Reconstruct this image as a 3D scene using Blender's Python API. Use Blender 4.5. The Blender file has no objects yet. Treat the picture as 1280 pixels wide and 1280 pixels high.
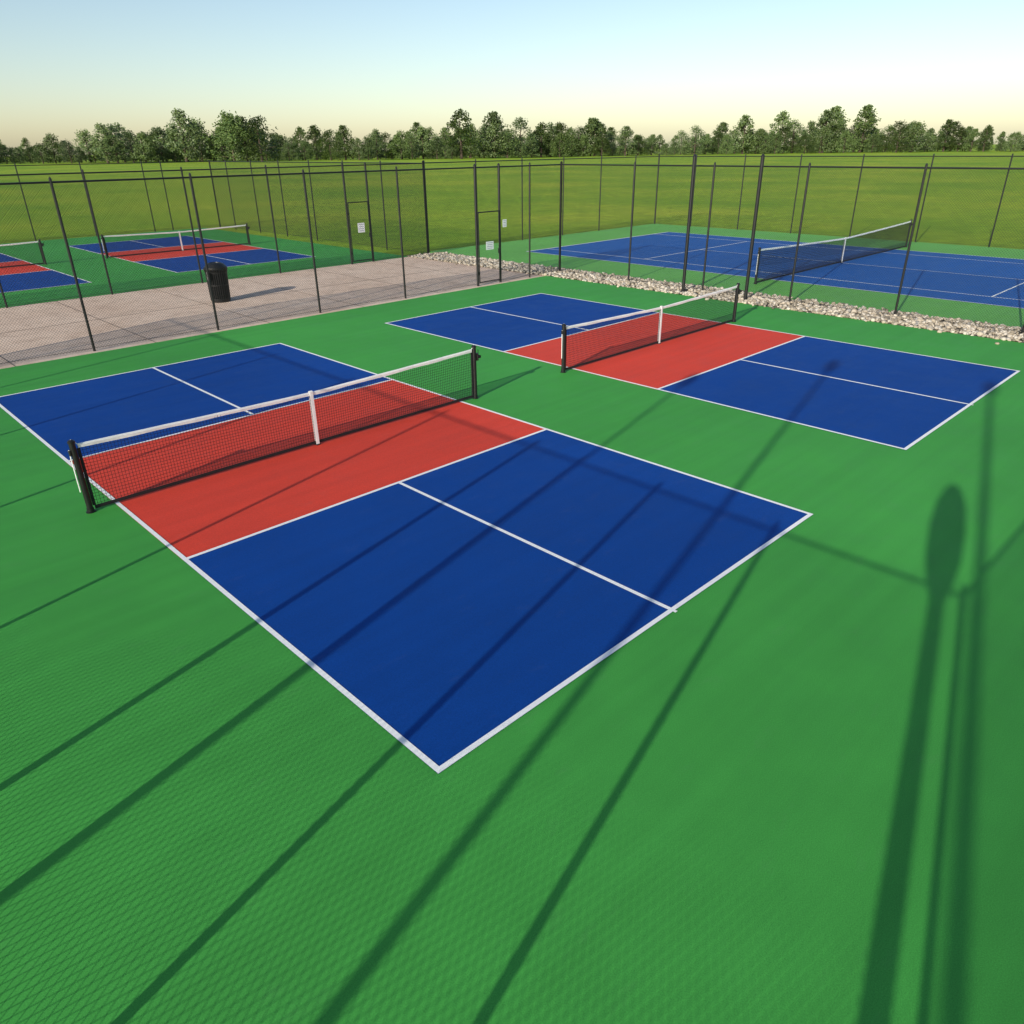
import bpy, math, random
import numpy as np
from mathutils import Matrix, Vector, noise
random.seed(7); rng=np.random.default_rng(7)
scene=bpy.context.scene

# ------------------------------------------------------------------ materials
def new_mat(name):
    m=bpy.data.materials.new(name); m.use_nodes=True
    nt=m.node_tree; b=nt.nodes['Principled BSDF']
    return m,nt,b
def nd(nt,t,**kw):
    n=nt.nodes.new(t)
    for k,v in kw.items():
        if k in n.inputs: n.inputs[k].default_value=v
        else: setattr(n,k,v)
    return n
def noise_n(nt,scale,detail=4,rough=.55,vec=None):
    n=nd(nt,'ShaderNodeTexNoise'); n.inputs['Scale'].default_value=scale
    n.inputs['Detail'].default_value=detail; n.inputs['Roughness'].default_value=rough
    if vec: nt.links.new(vec,n.inputs['Vector'])
    return n
def ramp(nt,fac,stops):
    r=nd(nt,'ShaderNodeValToRGB'); e=r.color_ramp.elements
    while len(e)<len(stops): e.new(.5)
    for i,(p,c) in enumerate(stops):
        e[i].position=p; e[i].color=(*c,1) if len(c)==3 else c
    nt.links.new(fac,r.inputs[0]); return r
def mix(nt,fac,a,b,mode='MIX'):
    m=nd(nt,'ShaderNodeMix'); m.data_type='RGBA'; m.blend_type=mode
    def s(v,i):
        if hasattr(v,'is_linked'): nt.links.new(v,m.inputs[i])
        elif isinstance(v,(int,float)): m.inputs[i].default_value=v
        else: m.inputs[i].default_value=(*v,1)
    s(fac,0); s(a,6); s(b,7); return m.outputs[2]
def bump(nt,b,h,strength,dist):
    bp=nd(nt,'ShaderNodeBump'); bp.inputs['Strength'].default_value=strength; bp.inputs['Distance'].default_value=dist
    nt.links.new(h,bp.inputs['Height']); nt.links.new(bp.outputs[0],b.inputs['Normal'])
def sc(c,k): return tuple(x*k for x in c)

def court_mat(name,col,rough=.55,spec=.3,worn=.08):
    m,nt,b=new_mat(name)
    tc=nd(nt,'ShaderNodeTexCoord').outputs['Object']
    big=noise_n(nt,.22,5,.6,tc); mid=noise_n(nt,1.6,6,.65,tc); fine=noise_n(nt,120,3,.65,tc)
    r1=ramp(nt,big.outputs[0],[(.3,sc(col,1-worn)),(.7,sc(col,1+worn))])
    r2=ramp(nt,mid.outputs[0],[(.3,(.95,)*3),(.7,(1.04,)*3)])
    c=mix(nt,1.0,r1.outputs[0],r2.outputs[0],'MULTIPLY')
    r3=ramp(nt,fine.outputs[0],[(.3,(.76,)*3),(.7,(1.20,)*3)])
    c=mix(nt,.8,c,r3.outputs[0],'MULTIPLY')
    # squeegee passes left in the coating: faint long streaks
    sq=nd(nt,'ShaderNodeMapping'); sq.inputs['Scale'].default_value=(.15,4.5,1); nt.links.new(tc,sq.inputs[0])
    sqn=noise_n(nt,1.0,3,.5,sq.outputs[0])
    r5=ramp(nt,sqn.outputs[0],[(.35,(.96,)*3),(.65,(1.035,)*3)])
    c=mix(nt,1,c,r5.outputs[0],'MULTIPLY')
    # faint dusty scuffs
    sm=nd(nt,'ShaderNodeMapping'); sm.inputs['Scale'].default_value=(.5,1.3,1); nt.links.new(tc,sm.inputs[0])
    scf=noise_n(nt,3.2,8,.7,sm.outputs[0])
    r4=ramp(nt,scf.outputs[0],[(.58,(0,0,0)),(.76,(.08,.08,.08))])
    g=sum(col)/3
    c=mix(nt,r4.outputs[0],c,(g*.6+.12,g*.6+.12,g*.6+.11))
    nt.links.new(c,b.inputs['Base Color'])
    rr=ramp(nt,mid.outputs[0],[(.3,(rough-.07,)*3),(.7,(rough+.08,)*3)])
    nt.links.new(rr.outputs[0],b.inputs['Roughness'])
    b.inputs['Specular IOR Level'].default_value=spec
    bump(nt,b,fine.outputs[0],.4,.002)
    return m
M_green=court_mat('acrylic_green',(.058,.325,.056),.65,.14,.09)
M_blue=court_mat('acrylic_blue',(.003,.054,.275),.65,.12,.08)
M_red=court_mat('acrylic_red',(.70,.062,.036),.65,.14,.05)
M_tgreen=court_mat('acrylic_green_tennis',(.14,.42,.075),.65,.2,.10)
M_tblue=court_mat('acrylic_blue_tennis',(.014,.10,.36),.65,.16,.08)

def line_mat():
    m,nt,b=new_mat('line_paint')
    tc=nd(nt,'ShaderNodeTexCoord').outputs['Object']
    n=noise_n(nt,14,6,.7,tc); r=ramp(nt,n.outputs[0],[(.25,(.80,.80,.77)),(.5,(.91,.90,.88))])
    nt.links.new(r.outputs[0],b.inputs['Base Color']); b.inputs['Roughness'].default_value=.6
    f=noise_n(nt,160,2,.6,tc); bump(nt,b,f.outputs[0],.3,.002); return m
M_line=line_mat()
def concrete_mat():
    m,nt,b=new_mat('concrete_walk')
    tc=nd(nt,'ShaderNodeTexCoord').outputs['Object']
    a=noise_n(nt,.35,6,.65,tc); c=noise_n(nt,2.2,8,.7,tc); f=noise_n(nt,45,3,.7,tc)
    r=ramp(nt,a.outputs[0],[(.3,(.60,.43,.32)),(.7,(.74,.57,.45))])
    r2=ramp(nt,c.outputs[0],[(.32,(.76,.74,.72)),(.5,(1,1,1)),(.72,(1.1,1.09,1.07))])
    x=mix(nt,1,r.outputs[0],r2.outputs[0],'MULTIPLY')
    r3=ramp(nt,f.outputs[0],[(.3,(.78,)*3),(.65,(1.12,)*3)])
    x=mix(nt,1,x,r3.outputs[0],'MULTIPLY')
    nt.links.new(x,b.inputs['Base Color']); b.inputs['Roughness'].default_value=.85
    bump(nt,b,f.outputs[0],.5,.004); return m
M_conc=concrete_mat()
def grass_mat():
    m,nt,b=new_mat('mown_grass')
    tc=nd(nt,'ShaderNodeTexCoord').outputs['Object']
    a=noise_n(nt,.05,8,.65,tc); c=noise_n(nt,.9,8,.7,tc); f=noise_n(nt,22,4,.75,tc)
    r=ramp(nt,a.outputs[0],[(.32,(.17,.33,.020)),(.5,(.27,.40,.028)),(.68,(.40,.47,.040))])
    r2=ramp(nt,c.outputs[0],[(.3,(.68,.72,.66)),(.7,(1.2,1.15,1.1))])
    x=mix(nt,1,r.outputs[0],r2.outputs[0],'MULTIPLY')
    r3=ramp(nt,f.outputs[0],[(.3,(.55,)*3),(.7,(1.4,)*3)])
    x=mix(nt,1,x,r3.outputs[0],'MULTIPLY')
    nt.links.new(x,b.inputs['Base Color']); b.inputs['Roughness'].default_value=.9
    b.inputs['Specular IOR Level'].default_value=.15
    bump(nt,b,f.outputs[0],.5,.05); return m
M_grass=grass_mat()
def simple(name,col,rough=.5,metal=0,var=.25,scale=9):
    m,nt,b=new_mat(name)
    tc=nd(nt,'ShaderNodeTexCoord').outputs['Object']
    n=noise_n(nt,scale,5,.6,tc)
    r=ramp(nt,n.outputs[0],[(.3,sc(col,1-var)),(.7,sc(col,1+var))])
    nt.links.new(r.outputs[0],b.inputs['Base Color']); b.inputs['Roughness'].default_value=rough
    b.inputs['Metallic'].default_value=metal; return m
M_black=simple('black_powdercoat',(.008,.008,.009),.45)
M_wire=simple('black_vinyl_wire',(.012,.014,.012),.5)
M_net=simple('black_netting',(.010,.010,.011),.8)
M_tape=simple('white_vinyl_tape',(.88,.88,.87),.55,0,.03,5)
M_sign=simple('white_sign_plate',(.80,.81,.82),.4,0,.04)
M_ink=simple('sign_ink',(.06,.08,.16),.5)
M_bag=simple('bin_liner',(.7,.7,.7),.35,0,.05)
M_bark=simple('bark',(.07,.05,.035),.9,0,.35,4)
def leaf_mat(name,c1,c2):
    m,nt,b=new_mat(name)
    g=nd(nt,'ShaderNodeNewGeometry'); oi=nd(nt,'ShaderNodeObjectInfo')
    r=ramp(nt,g.outputs['Random Per Island'],[(0,c1),(1,c2)])
    h=nd(nt,'ShaderNodeHueSaturation'); nt.links.new(r.outputs[0],h.inputs['Color'])
    mp=nd(nt,'ShaderNodeMapRange'); mp.inputs[3].default_value=.65; mp.inputs[4].default_value=1.3
    nt.links.new(oi.outputs['Random'],mp.inputs[0]); nt.links.new(mp.outputs[0],h.inputs['Value'])
    nt.links.new(h.outputs[0],b.inputs['Base Color']); b.inputs['Roughness'].default_value=.6
    return m
M_leaf=leaf_mat('foliage',(.045,.085,.020),(.12,.17,.045))
def stone_mat():
    m,nt,b=new_mat('river_stone')
    g=nd(nt,'ShaderNodeNewGeometry'); tc=nd(nt,'ShaderNodeTexCoord').outputs['Object']
    r=ramp(nt,g.outputs['Random Per Island'],[(0,(.13,.115,.09)),(.25,(.36,.30,.22)),(.6,(.50,.43,.34)),(.85,(.62,.56,.47)),(1,(.24,.23,.22))])
    n=noise_n(nt,30,4,.6,tc); r2=ramp(nt,n.outputs[0],[(.3,(.8,)*3),(.7,(1.1,)*3)])
    x=mix(nt,1,r.outputs[0],r2.outputs[0],'MULTIPLY'); nt.links.new(x,b.inputs['Base Color'])
    b.inputs['Roughness'].default_value=.75; return m
M_stone=stone_mat()
M_soil=simple('gravel_bed',(.16,.14,.11),.95,0,.4,25)

# ------------------------------------------------------------------ mesh builder
class MB:
    def __init__(s): s.v=[]; s.f=[]; s.mi=[]; s.mats=[]
    def m(s,mat):
        if mat not in s.mats: s.mats.append(mat)
        return s.mats.index(mat)
    def add(s,vs,fs,mat):
        o=len(s.v); s.v+=[tuple(v) for v in vs]; i=s.m(mat)
        s.f+=[tuple(a+o for a in f) for f in fs]; s.mi+=[i]*len(fs)
    def box(s,c,d,mat,bev=0):
        x,y,z=c; a,b,h=d[0]/2,d[1]/2,d[2]/2
        if bev<=0:
            vs=[(x+i*a,y+j*b,z+k*h) for k in(-1,1) for j in(-1,1) for i in(-1,1)]
            s.add(vs,[(0,2,3,1),(4,5,7,6),(0,1,5,4),(2,6,7,3),(0,4,6,2),(1,3,7,5)],mat)
        else:
            pr=[(a-bev,-b),(a,-b+bev),(a,b-bev),(a-bev,b),(-a+bev,b),(-a,b-bev),(-a,-b+bev),(-a+bev,-b)]
            s.add([(x+p,y+q,z-h) for p,q in pr]+[(x+p,y+q,z+h) for p,q in pr],
              [tuple(range(7,-1,-1)),tuple(range(8,16))]+[(i,(i+1)%8,8+(i+1)%8,8+i) for i in range(8)],mat)
    def tube(s,p,q,r,mat,n=10,r2=None,caps=True):
        p=Vector(p);q=Vector(q);d=(q-p).normalized()
        u=d.orthogonal().normalized(); w=d.cross(u); r2=r if r2 is None else r2
        vs=[]
        for c,rr in((p,r),(q,r2)):
            for i in range(n):
                t=2*math.pi*i/n; vs.append(c+u*math.cos(t)*rr+w*math.sin(t)*rr)
        fs=[(i,(i+1)%n,n+(i+1)%n,n+i) for i in range(n)]
        if caps: fs+=[tuple(range(n-1,-1,-1)),tuple(range(n,2*n))]
        s.add(vs,fs,mat)
    def lathe(s,cx,cy,prof,mat,n=20):
        vs=[];fs=[]
        for r,z in prof:
            for i in range(n):
                t=2*math.pi*i/n; vs.append((cx+r*math.cos(t),cy+r*math.sin(t),z))
        for k in range(len(prof)-1):
            for i in range(n):
                j=(i+1)%n; fs.append((k*n+i,k*n+j,(k+1)*n+j,(k+1)*n+i))
        fs.append(tuple(range(n-1,-1,-1))); fs.append(tuple(range((len(prof)-1)*n,len(prof)*n)))
        s.add(vs,fs,mat)
    def obj(s,name,smooth=False,parent=None):
        me=bpy.data.meshes.new(name); me.from_pydata(s.v,[],s.f)
        for m in s.mats: me.materials.append(m)
        me.polygons.foreach_set('material_index',s.mi)
        if smooth: me.polygons.foreach_set('use_smooth',[True]*len(me.polygons))
        me.update(); o=bpy.data.objects.new(name,me); scene.collection.objects.link(o)
        if parent: o.parent=parent
        return o
def rect(name,x0,y0,x1,y1,z,mat):
    b=MB(); b.add([(x0,y0,z),(x1,y0,z),(x1,y1,z),(x0,y1,z)],[(0,1,2,3)],mat); return b.obj(name)
def empty(name):
    e=bpy.data.objects.new(name,None); scene.collection.objects.link(e); return e

# ------------------------------------------------------------------ ground
FX0,FX1=-3.55,19.0     # west / east fence
YS,YN=-4.3,16.0
rect('grass_ground',-1500,-1500,1500,1500,-.06,M_grass)
rect('concrete_walkway',-30,15.78,18.0,23.92,-.012,M_conc)
jm=simple('joint_sealant',(.16,.13,.11),.9)
b=MB()
for x in np.arange(-29.5,18,3.05):
    b.add([(x-.012,15.8,-.007),(x+.012,15.8,-.007),(x+.012,23.9,-.007),(x-.012,23.9,-.007)],[(0,1,2,3)],jm)
b.add([(-30,19.85,-.003),(18,19.85,-.003),(18,19.874,-.003),(-30,19.874,-.003)],[(0,1,2,3)],jm)
b.obj('walkway_joints')
def slab(name,x0,y0,x1,y1,z,t,mat):
    b=MB(); b.box(((x0+x1)/2,(y0+y1)/2,z-t/2),(x1-x0,y1-y0,t),mat); return b.obj(name)
slab('court_surface',FX0-.3,YS-.3,18.0,15.75,0,.1,M_green)
slab('court_surface',-18.9,23.95,18.0,44.2,0,.1,M_green)
slab('tennis_court_surface',19.65,-12,36.9,24.6,0,.1,M_tgreen)

LW=.051
def hline(b,x0,x1,y,z,w=LW): b.add([(x0,y-w/2,z),(x1,y-w/2,z),(x1,y+w/2,z),(x0,y+w/2,z)],[(0,1,2,3)],M_line)
def vline(b,x,y0,y1,z,w=LW): b.add([(x-w/2,y0,z),(x+w/2,y0,z),(x+w/2,y1,z),(x-w/2,y1,z)],[(0,1,2,3)],M_line)
W,L,NV=6.10,13.41,2.13
def pickle(ox,oy):
    e=empty('pickleball_court')
    def q(n,x0,y0,x1,y1,mat):
        o=rect(n,ox+x0,oy+y0,ox+x1,oy+y1,.004,mat); o.parent=e
    a,c=L/2-NV,L/2+NV
    q('service_area_south',0,0,W,a,M_blue); q('kitchen',0,a,W,c,M_red); q('service_area_north',0,c,W,L,M_blue)
    b=MB(); z=.008; h=LW/2
    vline(b,ox+h,oy,oy+L,z); vline(b,ox+W-h,oy,oy+L,z)
    hline(b,ox+LW,ox+W-LW,oy+h,z); hline(b,ox+LW,ox+W-LW,oy+L-h,z)
    hline(b,ox+LW,ox+W-LW,oy+a,z); hline(b,ox+LW,ox+W-LW,oy+c,z)
    vline(b,ox+W/2,oy+LW,oy+a-h,z); vline(b,ox+W/2,oy+c+h,oy+L-LW,z)
    vline(b,ox+W/2,oy-.03,oy,z,.04)      # small overrun of the centre stripe
    b.obj('painted_lines',parent=e)
X2=9.16
for ox,oy in((0,0),(X2,0),(0,26.9),(X2,26.9),(-9.16,26.9)): pickle(ox,oy)
# tennis court
e=empty('tennis_court'); tx,ty=27.95,9.3
o=rect('playing_area',tx-5.485,ty-11.885,tx+5.485,ty+11.885,.004,M_tblue); o.parent=e
b=MB(); z=.008
for s in(-1,1):
    vline(b,tx+s*5.46,ty-11.885,ty+11.885,z); vline(b,tx+s*4.115,ty-11.83,ty+11.83,z)
    hline(b,tx-5.43,tx+5.43,ty+s*11.86,z,.08) 
    hline(b,tx-4.08,tx+4.08,ty+s*6.4,z)
vline(b,tx,ty-6.37,ty+6.37,z)
b.obj('painted_lines',parent=e)

# ------------------------------------------------------------------ nets
def net(name,x0,x1,y,hp,hc,cell,th,strap_x,dbl=0,bottom=.05):
    b=MB(); n=40; xm=(x0+x1)/2; half=(x1-x0)/2
    top=lambda x: hc+(hp-hc)*abs((x-xm)/half)**1.15
    xa,xb=x0+.05,x1-.05
    xs=np.linspace(xa,xb,n+1)
    nx=int((xb-xa)/cell)
    t=th/2
    for i in range(nx+1):
        x=xa+(xb-xa)*i/nx; h=top(x)-.03; wob=.006*math.sin(x*3.1)
        b.add([(x-t,y-t,bottom),(x+t,y-t,bottom),(x,y+t,bottom),(x-t,y-t+wob,h),(x+t,y-t+wob,h),(x,y+t+wob,h)],[(0,1,4,3),(1,2,5,4),(2,0,3,5)],M_net)
    ny=int((hc-bottom)/cell)
    for j in range(ny):
        for i in range(n):
            xL,xR=xs[i],xs[i+1]
            wv=lambda x:.004*math.sin(x*4.3+j*.8)
            zl=bottom+(top(xL)-bottom)*j/ny+wv(xL); zr=bottom+(top(xR)-bottom)*j/ny+wv(xR)
            b.add([(xL,y-t,zl-t),(xL,y-t,zl+t),(xL,y+t,zl),(xR,y-t,zr-t),(xR,y-t,zr+t),(xR,y+t,zr)],[(0,1,4,3),(1,2,5,4),(2,0,3,5)],M_net)
    if dbl:
        for j in range(9):
            for i in range(n):
                xL,xR=xs[i],xs[i+1]; zl=top(xL)-.06-j*cell-cell/2; zr=top(xR)-.06-j*cell-cell/2
                b.add([(xL,y-.02,zl-t),(xL,y-.02,zl+t),(xR,y-.02,zr+t),(xR,y-.02,zr-t)],[(0,1,2,3)],M_net)
    for i in range(n):
        xL,xR=xs[i],xs[i+1]; zl,zr=top(xL),top(xR)
        wl,wr=.004*math.sin(xL*9),.004*math.sin(xR*9)
        hl,hr=.055+.004*math.sin(xL*6),.055+.004*math.sin(xR*6)
        def prof(x,zz,w_,hh): return [(x,y-.010+w_,zz-hh),(x,y-.013+w_,zz-.02),(x,y-.008+w_,zz),(x,y+.008+w_,zz),(x,y+.013+w_,zz-.02),(x,y+.010+w_,zz-hh)]
        vs=prof(xL,zl,wl,hl)+prof(xR,zr,wr,hr)
        b.add(vs,[(k,k+1,k+7,k+6) for k in range(5)],M_tape)
        P=[(-.006,-.02),(-.006,.025),(.006,.025),(.006,-.02)]
        vs=[(xL,y+p,bottom+q) for p,q in P]+[(xR,y+p,bottom+q) for p,q in P]
        b.add(vs,[(0,1,5,4),(1,2,6,5),(2,3,7,6),(3,0,4,7)],M_net)
    for x in(xa,xb): b.box((x,y,(hp-.07+bottom)/2+.02),(.035,.016,hp-.09-bottom),M_net)
    hcz=top(strap_x)
    b.box((strap_x,y-.019,hcz/2+.008),(.052,.008,hcz+.012),M_tape); b.box((strap_x,y+.019,hcz/2+.008),(.052,.008,hcz+.012),M_tape)
    b.box((strap_x,y,hcz+.016),(.052,.030,.006),M_tape)
    b.box((strap_x,y,.016),(.07,.07,.014),M_black)
    for s,x in((-1,x0),(1,x1)):
        r=.038
        b.lathe(x+s*.01,y,[(.06,.001),(.06,.012),(.044,.016),(.044,.06),(r,.062),(r,hp+.02),(r+.006,hp+.022),(r+.006,hp+.045),(r*.7,hp+.06),(.004,hp+.066)],M_black,16)
        b.tube((x-s*.036,y,.10),(x-s*.036,y,hp-.06),.006,M_black,6)
        for k in range(8):
            z=.13+k*(hp-.22)/7
            b.tube((x-s*.036,y-.01,z),(x-s*.075,y+.005,z+.02),.004,M_black,5)
        b.tube((x-s*.06,y,hp-.02),(x+s*.012,y,hp+.068),.005,M_tape,6)
        if s>0:
            b.box((x+.075,y,hp-.16),(.05,.07,.13),M_black,.012)
            b.tube((x+.09,y-.07,hp-.15),(x+.09,y+.07,hp-.15),.03,M_black,10)
            b.tube((x+.10,y+.05,hp-.15),(x+.16,y+.05,hp-.15),.010,M_black,8)
            b.tube((x+.155,y+.05,hp-.15),(x+.155,y+.05,hp-.05),.007,M_black,6)
        else:
            b.box((x-.055,y,hp-.10),(.03,.05,.07),M_black,.008)
            b.tube((x-.062,y,hp-.06),(x-.066,y-.004,.30),.007,M_tape,6)
    return b.obj(name)
for ox,oy in((0,0),(X2,0),(0,26.9),(X2,26.9)):
    net('pickleball_net',ox-.30,ox+W+.30,oy+L/2,.93,.86,.042,.0046,ox+W/2)
net('tennis_net',tx-6.6,tx+6.6,ty,1.10,.93,.055,.008,tx,1)

# ------------------------------------------------------------------ chain-link fences
H=3.66
def fence(name,p0,p1,posts,gates=(),H=H,mesh_gap=.066,wire=.0038,z0=.03,sturdy=True,pr={}):
    b=MB(); p0=Vector((*p0,0)); p1=Vector((*p1,0)); D=(p1-p0); Lf=D.length; d=D/Lf; n=Vector((-d.y,d.x,0))
    P=lambda u,z,o=0: p0+d*u+n*o+Vector((0,0,z))
    for u in posts:
        r=.042 if (sturdy and (u<=.01 or u>=Lf-.01 or any(abs(u-g)<.02 for gg in gates for g in gg))) else pr.get(round(u,2),.030)
        b.tube(P(u,-.05),P(u,H+.03),r,M_black,10)
        b.tube(P(u,H+.03),P(u,H+.075),r*1.15,M_black,10,r2=r*.4)
        for z in(.35,1.2,2.1,3.0):
            b.tube(P(u,z),P(u,z+.02),r*1.18,M_black,8)
    b.tube(P(0,H-.03),P(Lf,H-.03),.021,M_black,8)
    b.tube(P(0,.06),P(Lf,.06),.005,M_black,4)
    for a,c in gates:
        m=.06
        for z in(.10,2.3): b.tube(P(a+m,z,-.03),P(c-m,z,-.03),.019,M_black,8)
        for u in(a+m,c-m): b.tube(P(u,.08,-.03),P(u,2.31,-.03),.019,M_black,8)
        for z in(.4,1.9): b.box(tuple(P(a+.04,z,-.02)),(.05,.05,.09),M_black)
        b.box(tuple(P(c-.07,1.05,-.05)),(.10,.06,.16),M_black,.01)
    h=H-.06; t=wire/2
    vs=[];fs=[]
    for s in(1,-1):
        c=-h
        while c<Lf:
            u0,u1=c,c+h; a0=max(u0,0); a1=min(u1,Lf)
            if a1-a0>.01:
                ns=max(1,int(math.ceil((a1-a0)/.45)))
                za=a0-u0; zb=a1-u0
                if s<0: za,zb=h-za,h-zb
                A=P(a0,z0+za,s*t*.9); B=P(a1,z0+zb,s*t*.9)
                e1=d*(t*.707)+Vector((0,0,-s*t*.707)); e2=n*t
                x1=-e1-e2*.6; x2=e1-e2*.6
                for k in range(ns+1):
                    C=A.lerp(B,k/ns); o=len(vs)
                    vs+=[C+x1,C+x2,C+e2]
                    if k<ns: fs+=[(o,o+1,o+4,o+3),(o+1,o+2,o+5,o+4),(o+2,o,o+3,o+5)]
            c+=mesh_gap
    b.add(vs,fs,M_wire)
    return b.obj(name)
gx=[-3.55,-.35,2.70,5.74,8.79,11.84,14.90,15.95,17.4,19.0]
fence('chain_link_fence',(FX0,YN),(FX1,YN),[x-FX0 for x in gx],gates=((14.90-FX0,15.95-FX0),))
gx2=[-18.9,-15.6,-12.6,-9.5,-6.45,-3.4,-.35,2.70,5.74,8.79,11.84,15.05,16.1,19.0]
fence('chain_link_fence',(-18.9,23.8),(FX1,23.8),[x+18.9 for x in gx2],gates=((15.05+18.9,16.1+18.9),))
ey=[-12,-8.2,-5.2,-2.1,.9,3.9,6.9,9.85,12.8,16.0]
fence('chain_link_fence',(FX1,-12),(FX1,16),[y+12 for y in ey])
fence('chain_link_fence',(FX1,23.8),(FX1,44.2),[0,3.05,6.1,9.15,12.2,15.25,18.3,20.4])
fence('chain_link_fence',(-18.9,44.2),(FX1,44.2),[x+18.9 for x in gx2],mesh_gap=.10)
wy=[-4.3,-2.2,-.47,.91,1.88,4.1,7.1,10.1,13.1,16.0]
fence('chain_link_fence',(FX0,YS),(FX0,YN),[y-YS for y in wy],sturdy=False,mesh_gap=.06,wire=.0042,pr={5.21:.044,6.18:.040,2.1:.036,3.83:.036})
fence('chain_link_fence',(FX0,YS),(FX1,YS),[0,3.05,6.1,9.15,12.2,15.25,18.3,22.55],sturdy=False,mesh_gap=.06,wire=.0040)
fence('chain_link_fence',(FX1+.6,24.5),(36.8,24.5),[0,3,6,9,12,15,17.2],mesh_gap=.10)
fence('chain_link_fence',(36.8,-12),(36.8,24.5),[0,3.1,6.2,9.3,12.4,15.5,18.6,21.7,24.8,27.9,31,34,36.5],mesh_gap=.10)
for x,y in((18.35,10.15),(18.5,8.05),(18.25,.45)):
    b=MB(); b.tube((x,y,-.05),(x,y,3.9),.05,M_black,14); b.lathe(x,y,[(.11,.001),(.11,.02),(.057,.025),(.057,.12)],M_black,14)
    b.tube((x,y,3.9),(x,y,3.96),.057,M_black,14,r2=.02); b.obj('steel_post')

def sign(x,y,z,w,h,lines=4):
    b=MB(); b.box((x,y,z),(w,.006,h),M_sign)
    for k in range(lines):
        ww=w*(.7 if k%2 else .8); b.box((x,y-.0045,z+h*.33-k*h*.66/max(1,lines-1)),(ww,.002,h*.04),M_ink)
    b.obj('gate_sign')
sign(15.42,15.93,1.25,.34,.26); sign(16.12,15.93,1.9,.18,.24)
sign(15.6,23.72,1.35,.32,.36)

# ------------------------------------------------------------------ trash can
def bin_(x,y):
    b=MB()
    b.lathe(x,y,[(.27,-.01),(.28,.02),(.285,.05)],M_black,28)
    for i in range(30):
        t=2*math.pi*i/30; c,s=math.cos(t),math.sin(t)
        p=[(x+c*.275,y+s*.275,.05),(x+c*.29,y+s*.29,.5),(x+c*.30,y+s*.30,.85),(x+c*.335,y+s*.335,.98)]
        for a,q in zip(p,p[1:]): b.tube(a,q,.019,M_black,6)
    for z,rr in((.08,.29),(.5,.305),(.86,.315),(.98,.345)):
        b.lathe(x,y,[(rr-.02,z-.015),(rr,z-.015),(rr,z+.015),(rr-.02,z+.015)],M_black,28)
    b.lathe(x,y,[(.24,.03),(.265,.9)],simple('bin_liner_black',(.02,.02,.022),.6),24)
    b.lathe(x,y,[(.33,.995),(.33,1.02),(.24,1.11),(.17,1.14),(.165,1.12)],M_black,28)
    b.box((x-.33,y-.17,.78),(.012,.16,.24),M_bag)
    b.obj('trash_can')
bin_(7.65,19.9)

# ------------------------------------------------------------------ stones
def ico():
    import bmesh
    bm=bmesh.new(); bmesh.ops.create_icosphere(bm,subdivisions=2,radius=1)
    v=np.array([x.co[:] for x in bm.verts]); f=np.array([[q.index for q in p.verts] for p in bm.faces]); bm.free(); return v,f
iv,iff=ico(); var=[]
for k in range(14):
    off=Vector(rng.uniform(-50,50,3))
    var.append(np.array([p*(1+.38*noise.noise(Vector(p)*1.1+off)) for p in iv]))
N=9000
V=np.empty((N,len(iv),3)); 
for i in range(N):
    s=rng.uniform(.026,.062)*(1.35 if rng.random()<.12 else 1)
    p=var[i%14]*np.array([1,rng.uniform(.65,1),rng.uniform(.5,.8)])*s
    R=Matrix.Rotation(rng.uniform(0,6.28),3,'Z')@Matrix.Rotation(rng.normal(0,.35),3,'X')
    p=p@np.array(R).T
    x=rng.uniform(17.99,19.66); y=rng.uniform(-9,23.9)
    if rng.random()<.03: x+=rng.normal(0,.25)
    z=-.03+s*.5+rng.uniform(0,.04)
    V[i]=p+np.array([x,y,z])
me=bpy.data.meshes.new('gravel_strip')
F=(iff[None]+np.arange(N)[:,None,None]*len(iv)).reshape(-1,3)
me.from_pydata(V.reshape(-1,3).tolist(),[],F.tolist()); me.materials.append(M_stone)
me.polygons.foreach_set('use_smooth',[True]*len(me.polygons)); me.update()
o=bpy.data.objects.new('gravel_strip',me); scene.collection.objects.link(o)
rect('gravel_bed',17.95,-12,19.7,24.3,-.03,M_soil)

# ------------------------------------------------------------------ guessed poles (unseen behind the camera, added to throw the long shadows)
def shadow_pole(x,y,h,r):
    b=MB(); b.lathe(x,y,[(.28,-.06),(.28,.25),(.24,.28)],M_conc,20)
    b.tube((x,y,.27),(x,y,h),r,M_black,14,r2=r*.6)
    b.lathe(x,y,[(.05,h-.02),(.11,h+.05),(.13,h+.25),(.07,h+.36),(.02,h+.40)],M_black,14)
    b.obj('shadow_pole')
shadow_pole(-8,-2.63,8.4,.06)
shadow_pole(-9,-5.88,9.0,.08)
shadow_pole(-8,-.29,7.2,.045)
b=MB(); x,y=-5,-4.45  # unseen post, added and shaped to cast the oval-headed foreground shadow
b.lathe(x,y,[(.22,-.06),(.22,.1),(.11,.14),(.10,.6),(.085,.65),(.075,4.15)],M_black,16)
b.lathe(x,y,[(.09,4.15),(.14,4.3),(.185,4.5),(.20,4.85),(.17,5.15),(.10,5.35),(.03,5.42)],M_black,18)
b.obj('shadow_post',True)

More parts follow.
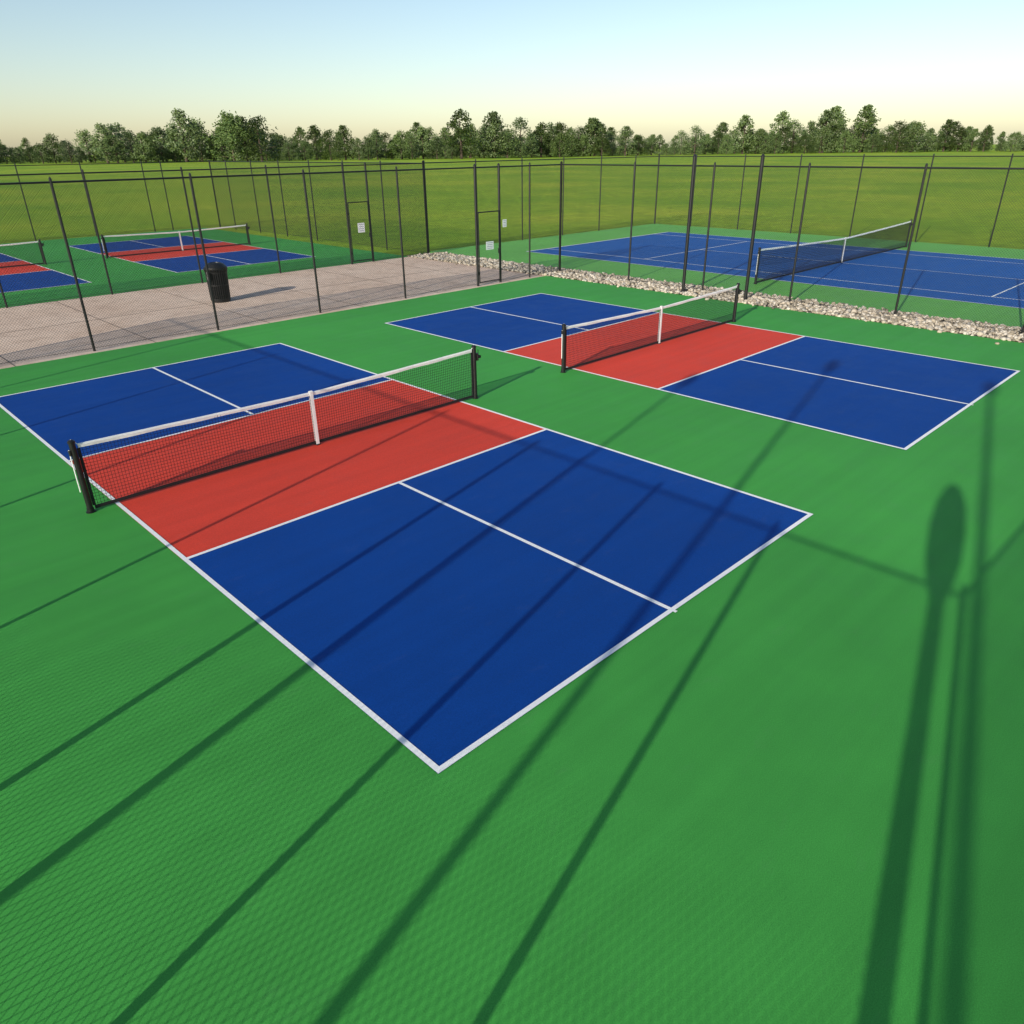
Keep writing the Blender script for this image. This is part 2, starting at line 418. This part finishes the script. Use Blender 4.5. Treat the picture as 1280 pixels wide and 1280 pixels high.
# ------------------------------------------------------------------ trees
def tree_mesh(name,h,w,seed,ncl=60):
    r=random.Random(seed); b=MB()
    b.tube((0,0,-.2),(r.uniform(-.1,.1),0,h*.30),h*.028,M_bark,8,r2=h*.019)
    b.tube((0,0,h*.29),(r.uniform(-.3,.3),r.uniform(-.3,.3),h*.8),h*.019,M_bark,7,r2=h*.006)
    cl=[]
    for i in range(ncl):
        zt=r.random(); z=h*(.08+.90*zt)
        rad=w*.5*(math.sin(math.pi*min(1,.2+.8*zt)**.8))**.7*(.75+.5*r.random())
        t=r.uniform(0,6.283); q=rad*math.sqrt(r.uniform(.15,1))
        cl.append((q*math.cos(t),q*math.sin(t),z))
    for i in range(0,ncl,6):
        c=cl[i]; b.tube((0,0,min(c[2]*.75,h*.7)),c,h*.008,M_bark,5,r2=h*.002)
    vs=[];fs=[]
    for c in cl:
        R=w*r.uniform(.10,.19)
        for k in range(38):
            d=Vector((r.gauss(0,1),r.gauss(0,1),r.gauss(0,.75))); d.normalize()
            p=Vector(c)+d*R*(r.random()**.4)
            s=h*r.uniform(.016,.030); u=Vector((r.gauss(0,1),r.gauss(0,1),r.gauss(0,1))).normalized(); v=u.orthogonal().normalized()
            o=len(vs); vs+=[p-u*s,p+v*s*.6,p+u*s,p-v*s*.6]; fs.append((o,o+1,o+2,o+3))
    b.add(vs,fs,M_leaf); 
    me=b.obj(name); m=me.data; bpy.data.objects.remove(me); return m
tm=[tree_mesh('tree_form',9+k*1.1,7.5+1.3*(k%3),k+3) for k in range(5)]
e=empty('distant_tree_line')
cam_xy=Vector((-2.5,-3.4))
k=0
for row,(dist,sp) in enumerate(((400,5.2),(420,5.2),(450,7))):
    a=-15.
    while a<105:
        t=math.radians(a); dd=dist+random.uniform(-14,14)+40*math.sin(a*.09)
        x=cam_xy.x+dd*math.cos(t); y=cam_xy.y+dd*math.sin(t)
        o=bpy.data.objects.new('tree_%d'%k,random.choice(tm)); scene.collection.objects.link(o); o.parent=e
        s=random.uniform(.6,1.3)*(1+.25*math.sin(a*.31)); o.scale=(s*random.uniform(1,1.4),s*random.uniform(1,1.4),s); o.rotation_euler=(0,0,random.uniform(0,6.28))
        o.location=(x,y,-.06); k+=1
        a+=math.degrees(sp/dist)*random.uniform(.7,1.4)

# ------------------------------------------------------------------ light
az=(.967,.255); el=math.radians(21.5)
d=Vector((az[0]*math.cos(el),az[1]*math.cos(el),-math.sin(el))).normalized()
sl=bpy.data.lights.new('sun','SUN'); sl.energy=5; sl.angle=math.radians(.5); sl.color=(1,.94,.82)
so=bpy.data.objects.new('sun',sl); scene.collection.objects.link(so); so.rotation_euler=d.to_track_quat('-Z','Y').to_euler()
w=bpy.data.worlds.new('World'); scene.world=w; w.use_nodes=True; nt=w.node_tree
sky=nt.nodes.new('ShaderNodeTexSky'); sky.sky_type='NISHITA'; sky.sun_disc=False
sky.sun_elevation=el; sky.sun_rotation=math.atan2(-d.x,-d.y); sky.air_density=1.0; sky.dust_density=.8; sky.ozone_density=1
nt.links.new(sky.outputs[0],nt.nodes['Background'].inputs[0]); nt.nodes['Background'].inputs[1].default_value=.15

# ------------------------------------------------------------------ camera
yaw,p,r=.7718,.456,.0121
f=np.array([math.cos(p)*math.sin(yaw),math.cos(p)*math.cos(yaw),-math.sin(p)])
rt=np.array([math.cos(yaw),-math.sin(yaw),0]); dn=np.cross(f,rt)
rt2=math.cos(r)*rt+math.sin(r)*dn; dn2=-math.sin(r)*rt+math.cos(r)*dn
cam=bpy.data.cameras.new('camera'); co=bpy.data.objects.new('camera',cam); scene.collection.objects.link(co)
M=Matrix.Identity(4)
for i in range(3): M[i][0]=rt2[i]; M[i][1]=-dn2[i]; M[i][2]=-f[i]
M[0][3],M[1][3],M[2][3]=-2.4663,-3.3567,4.1977
co.matrix_world=M; cam.sensor_width=36; cam.lens=929.68/1280*36; cam.clip_start=.05; cam.clip_end=5000
scene.camera=co
scene.view_settings.view_transform='Standard'; scene.view_settings.look='None'; scene.view_settings.exposure=0
